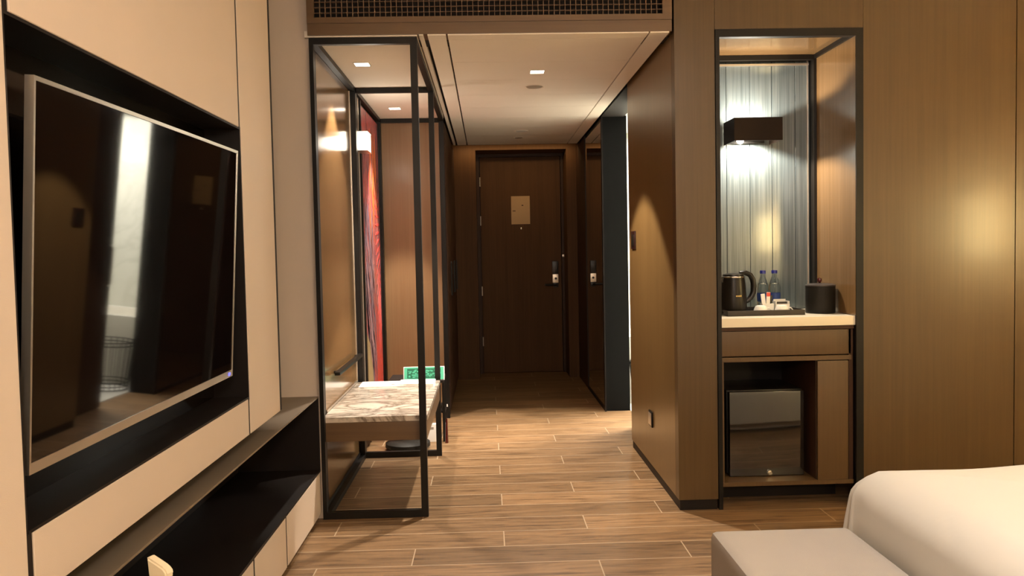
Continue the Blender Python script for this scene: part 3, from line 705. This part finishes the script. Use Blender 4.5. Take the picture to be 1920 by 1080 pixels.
# fridge
fg = thing('mini_fridge', 'black glass-door mini fridge in the open bay under the counter', 'fridge', (1.43, 4.3, .13))
box('body', 1.235, 1.632, 4.235, 4.56, .140, .578, 'plastic_blk', fg, .004)
box('door', 1.240, 1.628, 4.195, 4.230, .134, .574, plain('fridge_glass', (.012, .010, .008), .05, spec=1, ior=1.75), fg, .002)
obj('lock', MB().lathe([(0, 0), (.014, 0), (.014, .008), (.009, .012), (0, .012)], (1.447, 4.195, .148), 24, Matrix.Rotation(PI/2, 4, 'X')), 'chrome', fg, True)
for x in (1.27, 1.60):
    for y in (4.25, 4.53): obj('foot', MB().lathe([(0, 0), (.012, 0), (.012, .0105), (0, .0105)], (x, y, .1302), 12), 'plastic_blk', fg, True)

# tray
ZT = .9683
tr = thing('serving_tray', 'rectangular dark brown tray on the cream counter holding kettle and cups', 'tray', (1.43, 4.3, ZT))
m_ = MB(); m_.box(1.236, 1.640, 4.20, 4.208, ZT, ZT+.028, .002); m_.box(1.236, 1.640, 4.472, 4.48, ZT, ZT+.028, .002); m_.box(1.236, 1.244, 4.208, 4.472, ZT, ZT+.028, .002); m_.box(1.632, 1.640, 4.208, 4.472, ZT, ZT+.028, .002)
obj('rim', m_, 'tray', tr, True); box('base', 1.244, 1.632, 4.208, 4.472, ZT, ZT+.006, 'tray', tr)
TB = ZT+.0062
# kettle
kx, ky = 1.300, 4.315
kt = thing('kettle', 'black electric kettle with a large curved handle at the left end of the tray', 'kettle', (kx, ky, TB))
obj('base', MB().lathe([(0, 0), (.072, 0), (.074, .006), (.070, .016), (0, .016)], (kx, ky, TB), 40), 'plastic_blk', kt, True)
obj('body', MB().lathe([(0, .018), (.068, .018), (.070, .03), (.068, .08), (.064, .13), (.060, .175), (.057, .192), (0, .195)], (kx, ky, TB), 48), plain('kettle_black', (.008, .0065, .005), .34, spec=.3), kt, True)
lbl(obj('chrome_ring', MB().lathe([(.055, .191), (.0585, .191), (.0585, .196), (.055, .198)], (kx, ky, TB), 48), 'chrome', kt, True), 'chrome ring below the lid')
obj('lid', MB().lathe([(0, .196), (.055, .196), (.053, .207), (.03, .213), (0, .214)], (kx, ky, TB), 40), 'plastic_blk', kt, True)
obj('handle', MB().tube([(kx+.035, ky, TB+.211), (kx+.065, ky, TB+.214), (kx+.090, ky, TB+.203), (kx+.104, ky, TB+.178), (kx+.109, ky, TB+.145), (kx+.107, ky, TB+.112), (kx+.095, ky, TB+.085), (kx+.077, ky, TB+.068), (kx+.062, ky, TB+.062)], .011, 14, rs=[.011, .012, .012, .012, .012, .012, .0115, .011, .010], sy=1.25), 'plastic_blk', kt, True)
obj('spout', MB().prism([(kx-.052, TB+.150), (kx-.078, TB+.196), (kx-.050, TB+.196)], 'Y', ky-.016, ky+.016, .003), 'plastic_blk', kt, True)
# small gold emblem letters on the body: a short word mark in tiny strokes
em = MB()
for k in range(5): em.box(kx+.0+.0062*k-.006, kx+.0035+.0062*k-.006, ky-.0700+.0002*k, ky-.0675, TB+.092, TB+.098+(.002 if k > 2 else 0))
lbl(obj('emblem', em, 'gold', kt), 'small gold emblem')

# bottles
def bottle(x, y, first=None):
    t = thing('water_bottle', '', 'bottle', (x, y, TB), 'clear water bottles on the tray')
    prof = [(0, .002), (.026, 0), (.030, .006), (.030, .03), (.0285, .034), (.030, .038), (.030, .10), (.0305, .125), (.027, .145), (.019, .172), (.0125, .188), (.0125, .205)]
    obj('bottle_body', MB().lathe(prof, (x, y, TB), 32), 'clear', t, True)
    obj('water', MB().lathe([(0, .004), (.0275, .005), (.0275, .12), (.023, .15), (0, .15)], (x, y, TB), 28), plain('water', (.9, .95, .95), .02, trans=1, ior=1.2), t, True)
    lbl(obj('cap', MB().lathe([(0, .222), (.0145, .222), (.0155, .217), (.0155, .205), (0, .205)], (x, y, TB), 28), 'blue', t, True), 'blue screw cap')
    lbl(obj('paper_label', MB().lathe([(.0308, .055), (.0312, .055), (.0312, .100), (.0308, .100)], (x, y, TB), 32), 'blue_label', t, True), 'dark blue label')
    return t
def copy_tree(o, loc):
    r = o.copy(); COL.objects.link(r); r.location = loc
    for c_ in list(o.children):
        k = c_.copy(); COL.objects.link(k); k.parent = r
        for c2 in list(c_.children):
            k2 = c2.copy(); COL.objects.link(k2); k2.parent = k
    return r
bo = bottle(1.487, 4.40); bo['label'] = 'clear water bottle with blue cap, the one nearer the kettle'
b2 = copy_tree(bo, (1.552, 4.405, TB)); b2['label'] = 'clear water bottle with blue cap, the one nearer the black bucket'
# cups upside down
cp = thing('coffee_cup', 'white cup turned upside down on the tray beside the kettle', 'cup', (1.423, 4.245, TB), 'upturned white cups on the tray')
obj('bowl', MB().lathe([(.040, 0), (.0385, .012), (.033, .030), (.026, .042), (.017, .045), (0, .045)], (1.423, 4.245, TB), 36), 'white', cp, True)
obj('handle', MB().tube([(1.455, 4.245, TB+.028), (1.468, 4.243, TB+.030), (1.478, 4.24, TB+.018), (1.47, 4.24, TB+.007), (1.459, 4.242, TB+.006)], .0035, 8), 'white', cp, True)
c2 = copy_tree(cp, (1.535, 4.245, TB)); c2['label'] = 'white cup turned upside down at the right end of the tray'
# condiment holder + sachets
hd = thing('sachet_holder', 'small white ceramic holder in the middle of the tray between the cups', 'holder', (1.487, 4.30, TB))
m_ = MB(); m_.box(1.455, 1.515, 4.31, 4.314, TB, TB+.048); m_.box(1.455, 1.515, 4.346, 4.35, TB, TB+.048); m_.box(1.455, 1.459, 4.314, 4.346, TB, TB+.048); m_.box(1.511, 1.515, 4.314, 4.346, TB, TB+.048); m_.box(1.459, 1.511, 4.314, 4.346, TB, TB+.004)
obj('box', m_, 'white', hd)
def sachet(cx, cy, w_, h, lean, mat, label, strip=None, z=TB+.006):
    m_ = MB().box(cx-w_/2, cx+w_/2, cy-.002, cy+.002, z, z+h, .0015); R_ = Matrix.Translation((cx, cy, z)) @ Matrix.Rotation(lean, 4, 'Y') @ Matrix.Translation((-cx, -cy, -z)); m_.bm.transform(R_)
    o = tag(obj('sachet', m_, mat, None, True), label, 'sachet')
    if strip:
        s_ = MB().box(cx-w_/2, cx+w_/2, cy-.003, cy-.0021, z+h*.78, z+h*.98); s_.bm.transform(R_); obj('printed_band', s_, strip, o)
    return o
sachet(1.470, 4.322, .022, .095, -.12, 'paper', 'white sachet leaning left in the ceramic holder')
sachet(1.488, 4.330, .020, .102, .05, 'white', 'white sachet with a red top band standing in the ceramic holder', 'red')
sachet(1.502, 4.338, .016, .085, .10, 'plastic_blk', 'narrow dark sachet standing behind the red-topped one')
tb_ = thing('tea_box', 'white open tea-bag box behind the right-hand cup', 'box', (1.56, 4.33, TB))
m_ = MB(); m_.box(1.527, 1.600, 4.31, 4.314, TB, TB+.045); m_.box(1.527, 1.531, 4.314, 4.365, TB, TB+.06); m_.box(1.596, 1.600, 4.314, 4.365, TB, TB+.06); m_.box(1.531, 1.596, 4.361, 4.365, TB, TB+.068); m_.box(1.531, 1.596, 4.314, 4.361, TB, TB+.003)
obj('box', m_, 'white', tb_)
tag(box('tea_bag', 1.537, 1.590, 4.320, 4.334, TB+.0035, TB+.056, 'tray', None, .001), 'brown tea bag packet inside the white tea box', 'tea bag')
# ice bucket
ix, iy = 1.762, 4.305
ib = thing('ice_bucket', 'black cylindrical ice bucket with a dark red knob on the cream counter', 'ice bucket', (ix, iy, ZT))
obj('body', MB().lathe([(0, 0), (.074, 0), (.0755, .004), (.0755, .142), (0, .142)], (ix, iy, ZT), 48), 'bucket', ib, True)
obj('lid', MB().lathe([(0, .143), (.077, .143), (.077, .149), (.06, .155), (0, .160)], (ix, iy, ZT), 48), plain('bucket_lid', (.06, .05, .045), .28), ib, True)
lbl(obj('knob', MB().lathe([(0, .158), (.005, .160), (.011, .168), (.0125, .175), (.010, .183), (0, .187)], (ix-.004, iy, ZT), 24), 'red_cap', ib, True), 'dark red round knob')

# ================================================================== BATHROOM (seen through the doorway and mirrored in the television)
vt = thing('bathtub', 'white bathtub block against the bathroom marble wall seen mirrored in the television', 'bathtub', (1.9, 7.3, 0))
m_ = MB(); m_.box(1.16, 2.68, 6.95, 7.0, .006, .58, .01); m_.box(1.16, 2.68, 7.62, 7.69, .006, .58, .01); m_.box(1.16, 1.24, 7.0, 7.62, .006, .58, .01); m_.box(2.60, 2.68, 7.0, 7.62, .006, .58, .01); m_.box(1.24, 2.60, 7.0, 7.62, .006, .20)
obj('shell', m_, 'white', vt, True)
wbk = thing('wire_basket', 'tapered black wire basket on the white bathroom floor mirrored in the television', 'basket', (1.55, 6.7, .006))
cx, cy = 1.36, 6.72
def ringp(r, z): return [(cx+r*math.cos(2*PI*i/32), cy+r*math.sin(2*PI*i/32), z) for i in range(32)]
for r, z in ((.20, .40), (.20, .37), (.165, .012), (.168, .04), (.171, .07)): obj('hoop', MB().tube(ringp(r, z), .004, 6, cyc=True), 'plastic_blk', wbk, True)
m_ = MB()
for i in range(26):
    a = 2*PI*i/26; m_.tube([(cx+.165*math.cos(a), cy+.165*math.sin(a), .012), (cx+.20*math.cos(a), cy+.20*math.sin(a), .40)], .0045, 5)
obj('wires', m_, 'plastic_blk', wbk, True)
